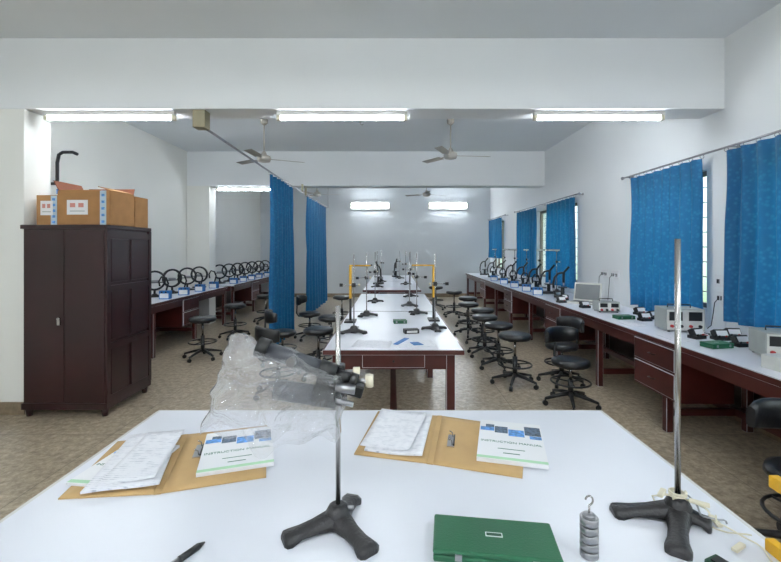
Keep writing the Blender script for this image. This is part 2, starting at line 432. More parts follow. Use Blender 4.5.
m = MB(); m.cyl((-1.87, B2+BW, 2.765), (-1.87, 12.3, 2.765), 0.013, 'steel'); m.bb(-1.89, -1.85, B2+BW, B2+BW+0.03, 2.74, 2.93, 'beige')
m.cyl((-1.87, 12.29, 2.765), (-1.87, 12.29, ZC), 0.008, 'steel'); m.done('partition_curtain_rail')

# ------------------------------------------------------------------ cupboard
m = MB(); x0, x1, y0, y1, H = -3.51, -2.69, 3.96, 4.70, 1.82
m.bb(x0+0.02, x1-0.02, y0+0.02, y1, 0.09, H-0.04, 'cup')
m.bb(x0, x1, y0, y1, H-0.04, H, 'cup', 0.006)
m.bb(x0+0.005, x1-0.005, y0+0.005, y1, 0.07, 0.13, 'cup', 0.004)
for fx in (x0+0.05, x1-0.05):
    for fy in (y0+0.05, y1-0.05): m.cyl((fx, fy, 0), (fx, fy, 0.08), 0.025, 'cup', 0.035, 10)
mid = (x0+x1)/2
for (a, b) in ((x0+0.03, mid-0.003), (mid+0.003, x1-0.03)):
    m.bb(a, b, y0+0.010, y0+0.02, 0.14, H-0.05, 'cup', 0.003)
for zc, zd in ((0.15, 0.5), (0.7, 0.5), (1.25, 0.46)):
    for (a, b) in ((y0+0.08, (y0+y1)/2-0.02), ((y0+y1)/2+0.02, y1-0.05)):
        m.bb(x1-0.02, x1-0.008, a, b, zc+0.02, zc+zd-0.02, 'cup', 0.005)
m.bb(x1-0.02, x1-0.002, y0+0.01, y0+0.06, 0.13, H-0.04, 'cup').bb(x1-0.02, x1-0.002, y1-0.05, y1, 0.13, H-0.04, 'cup')
for zc in (0.13, 0.63, 1.18, 1.69): m.bb(x1-0.02, x1-0.004, y0+0.06, y1-0.05, zc, zc+0.06, 'cup')
m.cyl((mid-0.045, y0+0.012, 0.93), (mid-0.045, y0-0.008, 0.93), 0.014, 'chrome'); m.bb(mid-0.06, mid-0.03, y0-0.004, y0+0.012, 0.87, 0.92, 'chrome', 0.002)
m.done('wooden_cupboard')

def carton(x0, x1, y0, y1, z, h, flaps, label=False):
    m = MB(); t = 0.006
    m.bb(x0, x1, y0, y1, z, z+t, 'card')
    m.bb(x0, x0+t, y0, y1, z, z+h, 'card').bb(x1-t, x1, y0, y1, z, z+h, 'card')
    m.bb(x0+t, x1-t, y0, y0+t, z, z+h, 'card').bb(x0+t, x1-t, y1-t, y1, z, z+h, 'card')
    if flaps:
        m.box((x0-0.02, (y0+y1)/2, z+h+0.045), (t, y1-y0-0.02, 0.12), 'cardin', (0, -0.5, 0))
        m.box(((x0+x1)/2, y1+0.012, z+h+0.03), (x1-x0-0.02, t, 0.08), 'cardin', (-0.35, 0, 0))
        m.box((x1-0.06, (y0+y1)/2, z+h+0.022), (0.13, y1-y0-0.02, t), 'card', (0, 0.3, 0))
        m.box(((x0+x1)/2-0.03, y0+0.05, z+h-0.012), (x1-x0-0.1, 0.12, t), 'card', (-0.25, 0, 0))
    else:
        m.bb(x0, x1, y0, y1, z+h, z+h+t, 'card')
        m.bb((x0+x1)/2-0.03, (x0+x1)/2+0.03, y0-0.001, y1, z+h+t, z+h+t+0.001, 'tape')
    xc = x0+(x1-x0)*0.93 if flaps else (x0+x1)/2+0.08
    m.bb(xc-0.06, xc+0.0, y0-0.0015, y0, z, z+h, 'tape')
    for q in range(5): m.bb(xc-0.045, xc-0.015, y0-0.002, y0-0.0015, z+0.02+q*h/5.2, z+0.045+q*h/5.2, 'bluepic')
    if label:
        lw = min(0.2, (x1-x0)*0.5); lx = x0+(0.09 if flaps else 0.04)
        m.bb(lx, lx+lw, y0-0.003, y0-0.0015, z+0.10, z+0.24, 'paper')
        m.bb(lx+lw*0.15, lx+lw*0.4, y0-0.004, y0-0.003, z+0.17, z+0.21, 'pink'); m.bb(lx+lw*0.55, lx+lw*0.8, y0-0.004, y0-0.003, z+0.17, z+0.21, 'pink')
        m.bb(lx+lw*0.15, lx+lw*0.85, y0-0.004, y0-0.003, z+0.13, z+0.137, 'grey')
    return m.done('cardboard_carton')
carton(-3.20, -2.70, 4.02, 4.40, H, 0.33, True, True)
carton(-3.47, -3.23, 4.10, 4.5, H, 0.29, False, True)
carton(-3.02, -2.72, 4.45, 4.68, H, 0.32, False)
m = MB(); m.bb(-3.36, -3.26, 4.2, 4.29, H+0.297, H+0.41, 'paper', 0.003); m.bb(-3.355, -3.265, 4.198, 4.2, H+0.32, H+0.37, 'bluepic'); m.done('small_packet_box')

yp = 5.22
MB().tube([(XL, yp, 2.40), (XL+0.10, yp, 2.40), (XL+0.13, yp, 2.44), (XL+0.13, yp, 2.66), (XL+0.15, yp, 2.76), (XL+0.20, yp, 2.79), (XL+0.32, yp, 2.79), (XL+0.38, yp, 2.765)], 0.02, 'black', 8).done('pipe_bracket')

# ------------------------------------------------------------------ benches / tables
def bench(name, xf, xw, y0, y1, zt, units, seg=1.25):
    s = 1 if xw > xf else -1; m = MB()
    m.bb(xf+s*0.012, xw, y0, y1, zt-0.03, zt, 'lam')
    m.bb(xf, xf+s*0.012, y0, y1, zt-0.045, zt, 'redwood', 0.002)
    m.bb(xf+s*0.03, xf+s*0.055, y0+0.02, y1-0.02, zt-0.15, zt-0.03, 'redwood')
    m.bb(xw-s*0.03, xw-s*0.01, y0+0.02, y1-0.02, 0.12, zt-0.03, 'darkwood')
    n = max(2, int(round((y1-y0)/seg))+1)
    for i in range(n):
        y = y0+0.05+(y1-y0-0.1)*i/(n-1)
        for xx in (xf+s*0.06, xw-s*0.08): m.bb(xx-0.03, xx+0.03, y-0.03, y+0.03, 0, zt-0.03, 'redwood', 0.003)
        m.bb(xf+s*0.09, xw-s*0.11, y-0.018, y+0.018, 0.14, 0.2, 'redwood'); m.bb(xf+s*0.09, xw-s*0.11, y-0.018, y+0.018, zt-0.14, zt-0.03, 'redwood')
    m.bb(xw-s*0.2, xw-s*0.16, y0+0.05, y1-0.05, 0.14, 0.2, 'redwood')
    for (a, b) in units:
        m.bb(xf+s*0.03, xf+s*0.5, a, b, 0.30, zt-0.03, 'redwood')
        for (za, zb) in ((0.32, 0.53), (0.55, zt-0.06)):
            m.bb(xf+s*0.014, xf+s*0.03, a+0.02, b-0.02, za, zb, 'redwood', 0.005)
            c = (a+b)/2
            m.tube([(xf+s*0.014, c-0.04, (za+zb)/2), (xf-s*0.012, c-0.035, (za+zb)/2), (xf-s*0.012, c+0.035, (za+zb)/2), (xf+s*0.014, c+0.04, (za+zb)/2)], 0.004, 'black', 6)
    return m.done(name)
ZT = 0.80
bench('lab_bench', 2.35, XR-0.014, 1.2, 13.4, ZT, [(1.3, 1.9), (3.5, 4.12), (5.9, 6.5), (8.3, 8.9), (10.7, 11.3)])
bench('lab_bench', -3.42, XL+0.014, 4.75, 8.74, ZT, [(6.9, 7.5)])
bench('lab_bench', -3.42, XL+0.014, 9.13, 13.4, ZT, [(10.3, 10.9)])

def table(name, x0, x1, y0, y1, zt, n, edge='redwood', drawer=True):
    m = MB()
    m.bb(x0+0.012, x1-0.012, y0+0.012, y1-0.012, zt-0.03, zt, 'lam')
    m.bb(x0, x1, y0, y0+0.012, zt-0.04, zt, edge, 0.002).bb(x0, x1, y1-0.012, y1, zt-0.04, zt, edge, 0.002)
    m.bb(x0, x0+0.012, y0+0.012, y1-0.012, zt-0.04, zt, edge).bb(x1-0.012, x1, y0+0.012, y1-0.012, zt-0.04, zt, edge)
    a = 0.07
    m.bb(x0+a, x1-a, y0+a, y0+a+0.025, zt-0.17, zt-0.03, 'redwood').bb(x0+a, x1-a, y1-a-0.025, y1-a, zt-0.17, zt-0.03, 'redwood')
    m.bb(x0+a, x0+a+0.025, y0+a, y1-a, zt-0.17, zt-0.03, 'redwood').bb(x1-a-0.025, x1-a, y0+a, y1-a, zt-0.17, zt-0.03, 'redwood')
    for i in range(n):
        y = y0+a+0.03+(y1-y0-2*a-0.06)*i/(n-1)
        for x in (x0+a+0.03, x1-a-0.03): m.bb(x-0.035, x+0.035, y-0.035, y+0.035, 0, zt-0.03, 'redwood', 0.003)
        m.bb(x0+a+0.06, x1-a-0.06, y-0.02, y+0.02, 0.15, 0.22, 'redwood')
    xm = (x0+x1)/2
    m.bb(xm-0.03, xm+0.03, y0+a, y1-a, 0.15, 0.21, 'redwood')
    if drawer:
        m.bb(xm-0.25, xm+0.25, y0+a-0.015, y0+a, zt-0.155, zt-0.05, 'redwood', 0.004)
        m.sph((xm, y0+a-0.025, zt-0.1), 0.010, 'black')
    return m.done(name)
table('island_lab_table', -0.545, 0.57, 3.29, 5.3, ZT, 2)
table('island_lab_table', -0.545, 0.57, 5.32, 7.35, ZT, 2)
table('island_lab_table', -0.56, 0.56, 8.0, 10.1, ZT, 2)
table('island_lab_table', -0.56, 0.56, 10.12, 12.3, ZT, 2)
TZ = 0.86
table('demonstration_table', -1.065, 0.955, 0.70, 1.92, TZ, 2, edge='lamedge', drawer=False)

# ------------------------------------------------------------------ stools & chairs
def stool_parts(m, sh, back):
    for k in range(5):
        a = k*2*pi/5+0.3; c, s_ = math.cos(a), math.sin(a)
        m.tube([(0.02*c, 0.02*s_, 0.12), (0.12*c, 0.12*s_, 0.105), (0.26*c, 0.26*s_, 0.07)], 0.018, 'black', 6, rs=[0.024, 0.02, 0.014])
        m.cyl((0.26*c, 0.26*s_, 0.04), (0.26*c, 0.26*s_, 0.075), 0.008, 'black', seg=6)
        m.cyl((0.26*c-s_*0.017, 0.26*s_+c*0.017, 0.026), (0.26*c+s_*0.017, 0.26*s_-c*0.017, 0.026), 0.026, 'black', seg=12)
    m.cyl((0,0,0.09), (0,0,sh*0.55), 0.028, 'black', seg=12); m.cyl((0,0,sh*0.55), (0,0,sh-0.07), 0.015, 'chrome', seg=10)
    m.ring((0,0,0.24), 0.19, 0.01, 'black', 24, 6)
    for k in range(3):
        a = k*2*pi/3; m.cyl((0.02*math.cos(a), 0.02*math.sin(a), 0.24), (0.19*math.cos(a), 0.19*math.sin(a), 0.24), 0.007, 'black', seg=6)
    m.box((0,0,sh-0.075), (0.2,0.14,0.02), 'black')
    m.lathe((0,0,sh-0.07), [(0.10,0),(0.175,0.006),(0.19,0.03),(0.182,0.06),(0.15,0.072),(0.03,0.068)], 'vinyl', 24)
    if back:
        m.tube([(0, 0.08, sh-0.075), (0, 0.2, sh-0.07), (0, 0.235, sh-0.02), (0, 0.22, sh+0.2)], 0.013, 'black', 6)
        ii = m.mi('vinyl'); R = 0.26; g = []
        for j in range(9):
            t = -0.95+1.9*j/8
            hh = 0.085*(1-0.35*abs(t/0.95)**3)
            th = 0.022
            col = []
            for (dr, dz) in ((-th, -hh*0.8), (-th, hh*0.8), (-th*0.3, hh), (th*0.3, hh), (th*0.8, hh*0.7), (th*0.8, -hh*0.7), (th*0.3, -hh), (-th*0.3, -hh)):
                r = R+dr; col.append(m.bm.verts.new((r*math.sin(t), -0.04+r*math.cos(t), sh+0.21+dz)))
            g.append(col)
        for A, B in zip(g, g[1:]):
            for q in range(8):
                f = m.bm.faces.new((A[q], A[(q+1) % 8], B[(q+1) % 8], B[q])); f.material_index = ii; f.smooth = True
        for R_ in (g[0], g[-1]):
            f = m.bm.faces.new(R_); f.material_index = ii
m = MB(); stool_parts(m, 0.60, False); stool = m.done('swivel_stool', (1.44, 4.92, 0), 0.2)
m = MB(); stool_parts(m, 0.47, True); chair = m.done('swivel_chair', (1.82, 4.28, 0), 0.35)
for (x, y) in ((1.42, 5.6), (1.38, 6.25), (1.5, 6.95), (1.4, 7.7), (1.55, 8.6), (1.45, 9.8),
               (-2.75, 6.1), (-2.8, 7.5), (-2.7, 9.0),
               (-0.92, 5.25), (-0.9, 6.2), (-1.05, 8.8), (1.15, 11.0)):
    dup(stool, (x, y, 0), random.uniform(0, 6))
for (x, y, r) in ((2.02, 5.0, -1.2), (2.12, 2.12, -0.3), (-1.25, 4.6, 2.4), (-1.5, 5.75, 2.0), (-1.45, 7.4, 1.5)):
    dup(chair, (x, y, 0), r)

# ------------------------------------------------------------------ apparatus
def retort(x, y, z, rodh, tips, name='retort_stand', sc=1.0, rr=0.0065, extra=None):
    m = MB()
    for t in tips: m.leg((0,0), (t[0], t[1]), 0.056*sc, 0.05*sc, 0.042*sc, 0.02*sc, 'iron', 0)
    m.lathe((0,0,0), [(0.03*sc,0.0),(0.032*sc,0.035*sc),(0.024*sc,0.05*sc),(0.016*sc,0.055*sc)], 'iron', 16)
    m.cyl((0.018*sc,0,0.045*sc), (0.04*sc,0,0.045*sc), 0.005, 'steel', seg=8)
    m.cyl((0,0,0.03), (0,0,rodh), rr, 'chrome', seg=12)
    if extra: extra(m)
    return m.done(name, (x, y, z))

def boss(m, z, k='black'):
    m.box((0,0,z), (0.035,0.035,0.04), k, None, 0.004)
    m.cyl((0.015,0,z), (0.045,0,z), 0.005, 'steel', seg=8); m.cyl((0.04,0,z), (0.058,0,z), 0.012, 'cream', seg=10)

def tele(m):
    boss(m, 0.365); boss(m, 0.41)
    m.cyl((-0.16,-0.03,0.372), (-0.06,-0.03,0.358), 0.026, 'gun', seg=20); m.cyl((-0.06,-0.03,0.358), (0.0,-0.03,0.352), 0.028, 'black', seg=20)
    m.cyl((0.0,-0.03,0.352), (0.012,-0.03,0.351), 0.02, 'black', seg=20)
    m.cyl((-0.02,-0.045,0.355), (0.045,-0.05,0.34), 0.007, 'steel', seg=8); m.cyl((0.01,-0.03,0.36), (0.01,-0.03,0.41), 0.012, 'black')
    A = Vector((-0.205,-0.03,0.485)); B = Vector((0.035,-0.03,0.40)); d = (B-A).normalized()
    m.cyl(A, A+d*0.03, 0.026, 'black', seg=20); m.cyl(A+d*0.03, A+d*0.17, 0.021, 'gun', seg=20)
    m.cyl(A+d*0.17, A+d*0.215, 0.024, 'black', seg=20); m.cyl(A+d*0.215, B, 0.014, 'black', seg=20); m.cyl(B, B+d*0.02, 0.018, 'black', seg=20)
    m.cyl(A+d*0.10+Vector((0,-0.018,0)), A+d*0.10+Vector((0,-0.04,0)), 0.012, 'steel', seg=12)
    m.box(A+d*0.185+Vector((0,0.012,-0.02)), (0.035,0.05,0.06), 'black', (0,0.3,0), 0.004)
    m.cyl((0.05,-0.03,0.395), (0.092,-0.03,0.395), 0.006, 'steel', seg=8); m.cyl((0.085,-0.03,0.38), (0.085,-0.03,0.41), 0.011, 'cream', seg=10)
    m.cyl((0.0,-0.05,0.385), (0.05,-0.05,0.378), 0.012, 'steel', seg=10)
    m.box((0.045,-0.03,0.375), (0.05,0.04,0.03), 'black', (0,0.3,0), 0.004)
retort(-0.144, 1.122, TZ, 0.585, [(-0.13,-0.07), (0.095,-0.115), (0.03,0.11)], 'telescope_retort_stand', 1.05, extra=tele)
retort(0.783, 1.151, TZ, 0.765, [(-0.17,0.02), (-0.10,-0.15), (0.06,-0.045)], sc=1.05, rr=0.0075)

# crumpled polythene bag (faceted creases from cellular noise)
m = MB(); ii = m.mi('bag')
L = [(-0.42,1.375),(-0.445,1.30),(-0.468,1.22),(-0.50,1.115)]
Rr = [(-0.165,1.300),(-0.125,1.27),(-0.12,1.19),(-0.145,1.095)]
def lerp(P, v):
    t = v*(len(P)-1); i = min(int(t), len(P)-2); f = t-i
    return (P[i][0]*(1-f)+P[i+1][0]*f, P[i][1]*(1-f)+P[i+1][1]*f)
rb = random.Random(5)
cells = [[(rb.random(), rb.random(), rb.uniform(-1, 1), rb.uniform(-1, 1), rb.uniform(-1, 1)) for _ in range(46)] for _ in range(2)]
def facet(side, u, v):
    # height field of intersecting planes -> straight creases like folded film
    c = sorted(cells[side], key=lambda q: (q[0]-u)**2+(q[1]-v)**2)[:3]
    hs = [q[2]*(u-q[0])*2.2+q[3]*(v-q[1])*2.2+q[4]*0.25 for q in c]
    ws = [1/(0.0006+((q[0]-u)**2+(q[1]-v)**2))**2.0 for q in c]
    return sum(h*w_ for h, w_ in zip(hs, ws))/sum(ws)
nu, nv = 60, 48
for si, side in enumerate((-1, 1)):
    g = []
    for j in range(nv+1):
        v = j/nv; a = lerp(L, v); b = lerp(Rr, v); row = []
        for i in range(nu+1):
            u = i/nu
            th = 0.062*(max(0, math.sin(pi*u))**0.6)*(min(1, 0.12+v*3)*(1 if v < 0.8 else 1-0.35*(v-0.8)/0.2))
            edge = min(1, u*12, (1-u)*12)
            X = a[0]*(1-u)+b[0]*u; Z = a[1]*(1-u)+b[1]*u
            Y = 1.092+side*(th*1.05) + edge*0.05*facet(si, u, v)
            jag = 0.016*noise.noise(Vector((v*7, 3, 1)))*(1-u) + 0.01*noise.noise(Vector((v*6, 7, 1)))*u
            Zo = 0.02*noise.noise(Vector((u*5, 0, 2)))*(0.4+0.6*v)+(0.02*math.sin(u*9)+0.014*math.sin(u*23))*max(0, v-0.8)*3.5+0.016*math.sin(u*13)*max(0, 0.15-v)*5
            row.append(m.bm.verts.new((X+jag, Y, Z+Zo)))
        g.append(row)
    for j in range(nv):
        for i in range(nu):
            f = m.bm.faces.new((g[j][i], g[j][i+1], g[j+1][i+1], g[j+1][i])); f.material_index = ii; f.smooth = True
bmesh.ops.remove_doubles(m.bm, verts=m.bm.verts[:], dist=0.0005)
m.done('polythene_bag')

# slotted weight stack with hook
m = MB()
for k in range(5):
    z = 0.0+k*0.0195
    m.lathe((0,0,z), [(0.0195,0),(0.0212,0.0015),(0.0212,0.0150),(0.0195,0.0165)], 'steel', 24)
    m.cyl((0,0,z+0.0165), (0,0,z+0.0195), 0.017, 'steel', seg=16)
m.lathe((0,0,0.0975), [(0.016,0),(0.014,0.003),(0.006,0.006)], 'steel', 16)
m.cyl((0,0,0.1), (0,0,0.122), 0.0025, 'chrome', seg=8)
m.tube([(0.009*math.sin(t), 0, 0.133-0.011*math.cos(t)) for t in [0.0+q*0.45 for q in range(11)]], 0.0022, 'chrome', 6)
m.done('hooked_slotted_weights', (0.474, 1.01, TZ))

def gbox(x, y, z, w, d, h, rot, name='green_instrument_case'):
    m = MB(); m.bb(-w/2, w/2, -d/2, d/2, 0, h*0.55, 'green', 0.004).bb(-w/2-0.001, w/2+0.001, -d/2-0.001, d/2+0.001, h*0.58, h, 'green', 0.005)
    m.bb(-w/2+0.003, w/2-0.003, -d/2+0.003, d/2-0.003, h*0.5, h*0.62, 'greend')
    m.bb(-w*0.07, w*0.07, -0.006, 0.010, h, h+0.0006, 'paper'); m.bb(-w*0.062, w*0.062, -0.003, 0.007, h+0.0006, h+0.001, 'greend')
    for sx in (-w*0.3, w*0.3): m.bb(sx-0.008, sx+0.008, -d/2-0.004, -d/2, h*0.3, h*0.8, 'steel')
    return m.done(name, (x, y, z), rot)
gbox(0.252, 1.038, TZ, 0.295, 0.135, 0.03, -0.13)
gbox(0.085, 4.48, ZT, 0.14, 0.1, 0.035, 0.1)
gbox(2.62, 3.39, ZT, 0.2, 0.12, 0.04, 0.2)
gbox(2.62, 4.75, ZT, 0.2, 0.12, 0.04, 0.1)

# files, manuals
def file_(name, PL, PR, sp, seedd):
    m = MB(); z = TZ
    m.sheet(PL, lambda u, v: z+0.001, 'file', 0.003); m.sheet(PR, lambda u, v: z+0.001, 'file', 0.003)
    m.prism([PL[1], PR[0], PR[3], PL[2]], z+0.0, z+0.005, 'file')
    a = Vector((sp[0], sp[1], 0)); t = (Vector((PR[3][0], PR[3][1], 0))-Vector((PR[0][0], PR[0][1], 0))).normalized(); n = Vector((t.y, -t.x, 0))
    ang = math.atan2(t.y, t.x)
    m.box(a+Vector((0,0,z+0.0055)), (0.10,0.028,0.003), 'steel', (0,0,ang), 0.001)
    for k in (-0.035, 0.035): m.tube([a+t*k+n*0.006+Vector((0,0,z+0.005)), a+t*k+n*0.004+Vector((0,0,z+0.022)), a+t*k-n*0.008+Vector((0,0,z+0.028))], 0.002, 'chrome', 6)
    m.box(a+n*0.012+Vector((0,0,z+0.010)), (0.085,0.005,0.005), 'black', (0,0,ang))
    return m.done(name)

def manual(bl, br, tl, z, th, name='instruction_manual'):
    ux = Vector((br[0]-bl[0], br[1]-bl[1], 0)); vy = Vector((tl[0]-bl[0], tl[1]-bl[1], 0))
    w = ux.length; ang = math.atan2(ux.y, ux.x); h = vy.length
    m = MB(); t0, t1 = th, th+0.0005
    m.bb(0, w, 0, h, 0, th, 'paper')
    m.bb(0.004, w*0.24, h*0.70, h*0.80, t0, t1, 'bluepic'); m.bb(w*0.10, w*0.24, h*0.80, h*0.88, t0, t1, 'darkpic')
    m.bb(w*0.25, w*0.46, h*0.66, h*0.84, t0, t1, 'darkpic'); m.bb(w*0.47, w*0.72, h*0.60, h*0.78, t0, t1, 'bluepic')
    m.bb(w*0.73, w-0.004, h*0.66, h*0.90, t0, t1, 'darkpic'); m.bb(w*0.80, w-0.004, h*0.57, h*0.65, t0, t1, 'bluepic')
    m.bb(w*0.0, w, 0.004, 0.02, t0, t1, 'greenpale')
    m.bb(w*0.3, w*0.7, h*0.25, h*0.262, t0, t1, 'greenink'); m.bb(w*0.38, w*0.62, h*0.15, h*0.165, t0, t1, 'greenink')
    ob = m.done(name, (bl[0], bl[1], z), ang)
    tx = bpy.data.curves.new('cover_title', 'FONT'); tx.body = 'INSTRUCTION MANUAL'; tx.size = w*0.085; tx.align_x = 'CENTER'; tx.extrude = 0.0003
    to = bpy.data.objects.new('cover_title', tx); COL.objects.link(to); to.parent = ob; to.location = (w/2, h*0.40, th+0.0004); tx.materials.append(M['greenink'])
    return ob

PL = [(-0.981,1.233),(-0.715,1.258),(-0.825,1.655),(-1.045,1.60)]
PR = [(-0.695,1.262),(-0.405,1.351),(-0.52,1.745),(-0.805,1.66)]
file_('open_box_file', PL, PR, (-0.700,1.52), 1)
manual((-1.01,1.30), (-0.81,1.28), (-1.025,1.57), TZ+0.005, 0.008)
q = [(-0.915,1.232),(-0.712,1.285),(-0.835,1.66),(-1.00,1.61)]
MB().sheet(q, lambda u, v: TZ+0.0145+0.012*max(0, u-0.6)**1.2+0.01*(1-u)*0.3+0.002*math.sin(u*5), 'print', 0.006).done('printed_page_stack')
q = [(-0.89,1.262),(-0.735,1.30),(-0.80,1.62),(-0.93,1.60)]
MB().sheet(q, lambda u, v: TZ+0.0265+0.012*max(0, u-0.6)**1.2+0.010*v*v, 'print', 0.001).done('printed_sheet')
manual((-0.628,1.345), (-0.398,1.418), (-0.715,1.635), TZ+0.005, 0.012)
PL = [(-0.136,1.501),(0.120,1.438),(0.200,1.845),(-0.063,1.895)]
PR = [(0.140,1.432),(0.418,1.345),(0.545,1.72),(0.220,1.842)]
file_('open_box_file', PL, PR, (0.225,1.60), 2)
q = [(-0.10,1.515),(0.105,1.465),(0.175,1.82),(-0.045,1.865)]
MB().sheet(q, lambda u, v: TZ+0.0045+0.025*max(0, u-0.5)**1.3+0.004*(1-u), 'print', 0.006).done('printed_page_stack')
q = [(-0.118,1.535),(0.06,1.49),(0.15,1.80),(-0.045,1.86)]
MB().sheet(q, lambda u, v: TZ+0.013+0.025*max(0, u-0.5)**1.3+0.006*(1-u)+0.01*v*v, 'print', 0.001).done('printed_sheet')
manual((0.292,1.450), (0.520,1.392), (0.375,1.765), TZ+0.005, 0.014)

MB().cyl((-0.50,0.985,TZ+0.008), (-0.475,1.03,TZ+0.008), 0.008, 'black', seg=10).cyl((-0.475,1.03,TZ+0.008), (-0.466,1.045,TZ+0.008), 0.008, 'black', 0.002, 10).cyl((-0.54,0.913,TZ+0.008), (-0.50,0.985,TZ+0.008), 0.007, 'steel', seg=10).done('marker_pen')
def wavy(a, b, n, amp, seed):
    a = Vector(a); b = Vector(b); out = []
    for i in range(n+1):
        t = i/n; p = a.lerp(b, t)
        out.append(p+Vector((amp*math.sin(t*9+seed), amp*math.cos(t*7+seed*2), 0.004*abs(math.sin(t*12)))))
    return out
m = MB(); z = TZ+0.003
m.tube(wavy((0.745,1.17,TZ+0.058), (0.83,1.10,TZ+0.05), 14, 0.012, 1), 0.0025, 'cream', 6)
m.tube([Vector((0.783+0.02*math.cos(t), 1.151+0.02*math.sin(t), TZ+0.062+0.001*t)) for t in [q*0.5 for q in range(26)]], 0.003, 'cream', 6)
m.tube(wavy((0.83,1.10,TZ+0.045), (0.90,0.98,z), 16, 0.012, 2), 0.002, 'cream', 6)
m.tube(wavy((0.69,1.18,z), (0.76,1.16,TZ+0.06), 12, 0.012, 4), 0.002, 'cream', 6)
m.tube(wavy((0.76,1.22,z), (0.90,1.08,z), 16, 0.02, 5), 0.002, 'cream', 6)
m.tube(wavy((0.80,1.18,TZ+0.05), (0.88,1.10,z), 16, 0.018, 6), 0.0025, 'steel', 6)
for (cx_, cy_, cz_, rt) in ((0.85,1.03,0.006,0.5),(0.725,1.185,0.007,0.3),(0.90,0.96,0.006,0.9),(0.745,1.16,0.064,0.8),(0.82,1.12,0.06,-0.6),(0.87,1.13,0.006,1.4)):
    m.box((cx_,cy_,TZ+cz_), (0.045,0.014,0.008), 'cream', (0,0,rt), 0.002)
m.done('string_with_clips')
m = MB(); m.bb(-0.022,0.022,-0.03,0.03,0,0.02,'greend',0.003).bb(-0.014,0.014,-0.02,0.02,0.02,0.024,'black').done('small_green_switch_box', (0.755,0.955,TZ), 0.4)

def ystand(x, y, z, h, arm, name='yellow_wooden_stand'):
    m = MB(); m.bb(-0.06,0.06,-0.09,0.09,0,0.02,'black',0.003); m.bb(-0.012,0.012,-0.014,0.014,0.02,h*0.42,'black',0.002); m.bb(-0.015,0.015,-0.014,0.014,h*0.42,h,'yellow',0.002)
    m.bb(-0.014 if arm > 0 else arm, arm if arm > 0 else 0.014, -0.012, 0.012, h, h+0.018, 'yellow', 0.002)
    m.cyl((arm*0.85,0,h-0.1),(arm*0.85,0,h),0.003,'chrome',seg=6); m.sph((arm*0.85,0,h-0.11),0.014,'steel')
    return m.done(name, (x,y,z))
ystand(-0.45, 4.55, ZT, 0.60, 0.22); ystand(0.46, 4.65, ZT, 0.60, -0.24)
m = MB(); m.bb(-0.012,0.012,-0.02,0.02,0,0.19,'yellow',0.003).bb(-0.012,0.012,-0.1,0.1,0,0.03,'yellow',0.003).bb(-0.012,0.012,-0.09,0.09,0.16,0.19,'yellow',0.003); m.done('yellow_wooden_frame', (0.925,0.93,TZ))

def ext(m):
    boss(m, 0.45); m.cyl((-0.11,0,0.45),(0.0,0,0.45),0.005,'chrome',seg=6); m.box((-0.12,0,0.45),(0.03,0.02,0.03),'black')
std = [(-0.12,-0.06),(0.12,-0.06),(0.0,0.12)]
rs = retort(-0.36, 3.97, ZT, 0.74, std, sc=1.2, extra=ext)
for (x, y, r) in ((0.42,4.10,3.3),(-0.30,4.95,0.5),(0.24,5.8,2.0),(-0.25,6.2,1.0),(0.3,6.9,0.2),(0.30,5.1,2.6)): dup(rs, (x,y,ZT), r)
for (x, y, r) in ((-0.3,8.6,0),(0.3,9.2,1),(-0.25,10,2),(0.2,11,1)): dup(rs, (x,y,ZT), r)
def lampext(m):
    boss(m, 0.55); m.cyl((-0.02,0,0.74),(0.02,0,0.74),0.01,'steel'); m.box((-0.06,0,0.76),(0.22,0.06,0.035),'lightgrey',None,0.006)
ls = retort(2.98, 7.6, ZT, 0.76, std, 'lamp_stand', sc=1.1, extra=lampext)
for (x, y, r) in ((2.95,8.4,2),(2.95,9.2,1),(2.95,10.1,0.2),(2.95,11.0,2),(2.95,12.0,1)): dup(ls, (x,y,ZT), r)
m = MB(); m.sheet([(-0.33,3.40),(-0.02,3.36),(0.0,3.6),(-0.30,3.66)], lambda u,v: ZT, 'print', 0.002); m.done('newspaper_sheet')
m = MB(); m.sheet([(0.03,3.36),(0.36,3.42),(0.33,3.66),(0.03,3.60)], lambda u,v: ZT, 'print', 0.002); m.done('newspaper_sheet')
m = MB(); m.sheet([(0.01,3.48),(0.05,3.46),(0.15,3.70),(0.11,3.72)], lambda u,v: ZT+0.002, 'bluebox', 0.004); m.done('blue_booklet')
m = MB(); m.sheet([(0.18,3.44),(0.26,3.46),(0.22,3.56),(0.15,3.54)], lambda u,v: ZT+0.002, 'bluebox', 0.004); m.done('blue_booklet')
MB().bb(-0.07,0.07,-0.04,0.04,0,0.04,'black',0.004).bb(-0.05,0.05,-0.042,-0.04,0.01,0.03,'lightgrey').done('galvanometer_box',(0.18,3.95,ZT),0.2)

# microscope (right bench)
m = MB()
m.box((0,0,0.02),(0.17,0.22,0.04),'black',None,0.01)
m.tube([(0,0.085,0.03),(0,0.115,0.12),(0,0.12,0.22),(0,0.10,0.32),(0,0.05,0.385),(0,-0.01,0.40),(0,-0.05,0.38)], 0.018, 'black', 8)
m.cyl((0,-0.035,0.40),(0,-0.035,0.24),0.020,'black',seg=14); m.cyl((0,-0.035,0.24),(0,-0.035,0.19),0.012,'steel',seg=12)
m.cyl((0,-0.035,0.40),(0,-0.10,0.48),0.017,'black',seg=12); m.cyl((0,-0.10,0.48),(0,-0.115,0.50),0.02,'black',seg=12)
m.box((0,-0.02,0.165),(0.14,0.13,0.014),'black',None,0.002); m.cyl((0,-0.02,0.04),(0,-0.02,0.16),0.03,'black',seg=14)
m.cyl((-0.05,0.115,0.13),(0.05,0.115,0.13),0.022,'steel',seg=14)
mic = m.done('microscope', (2.74,6.80,ZT), 1.2)
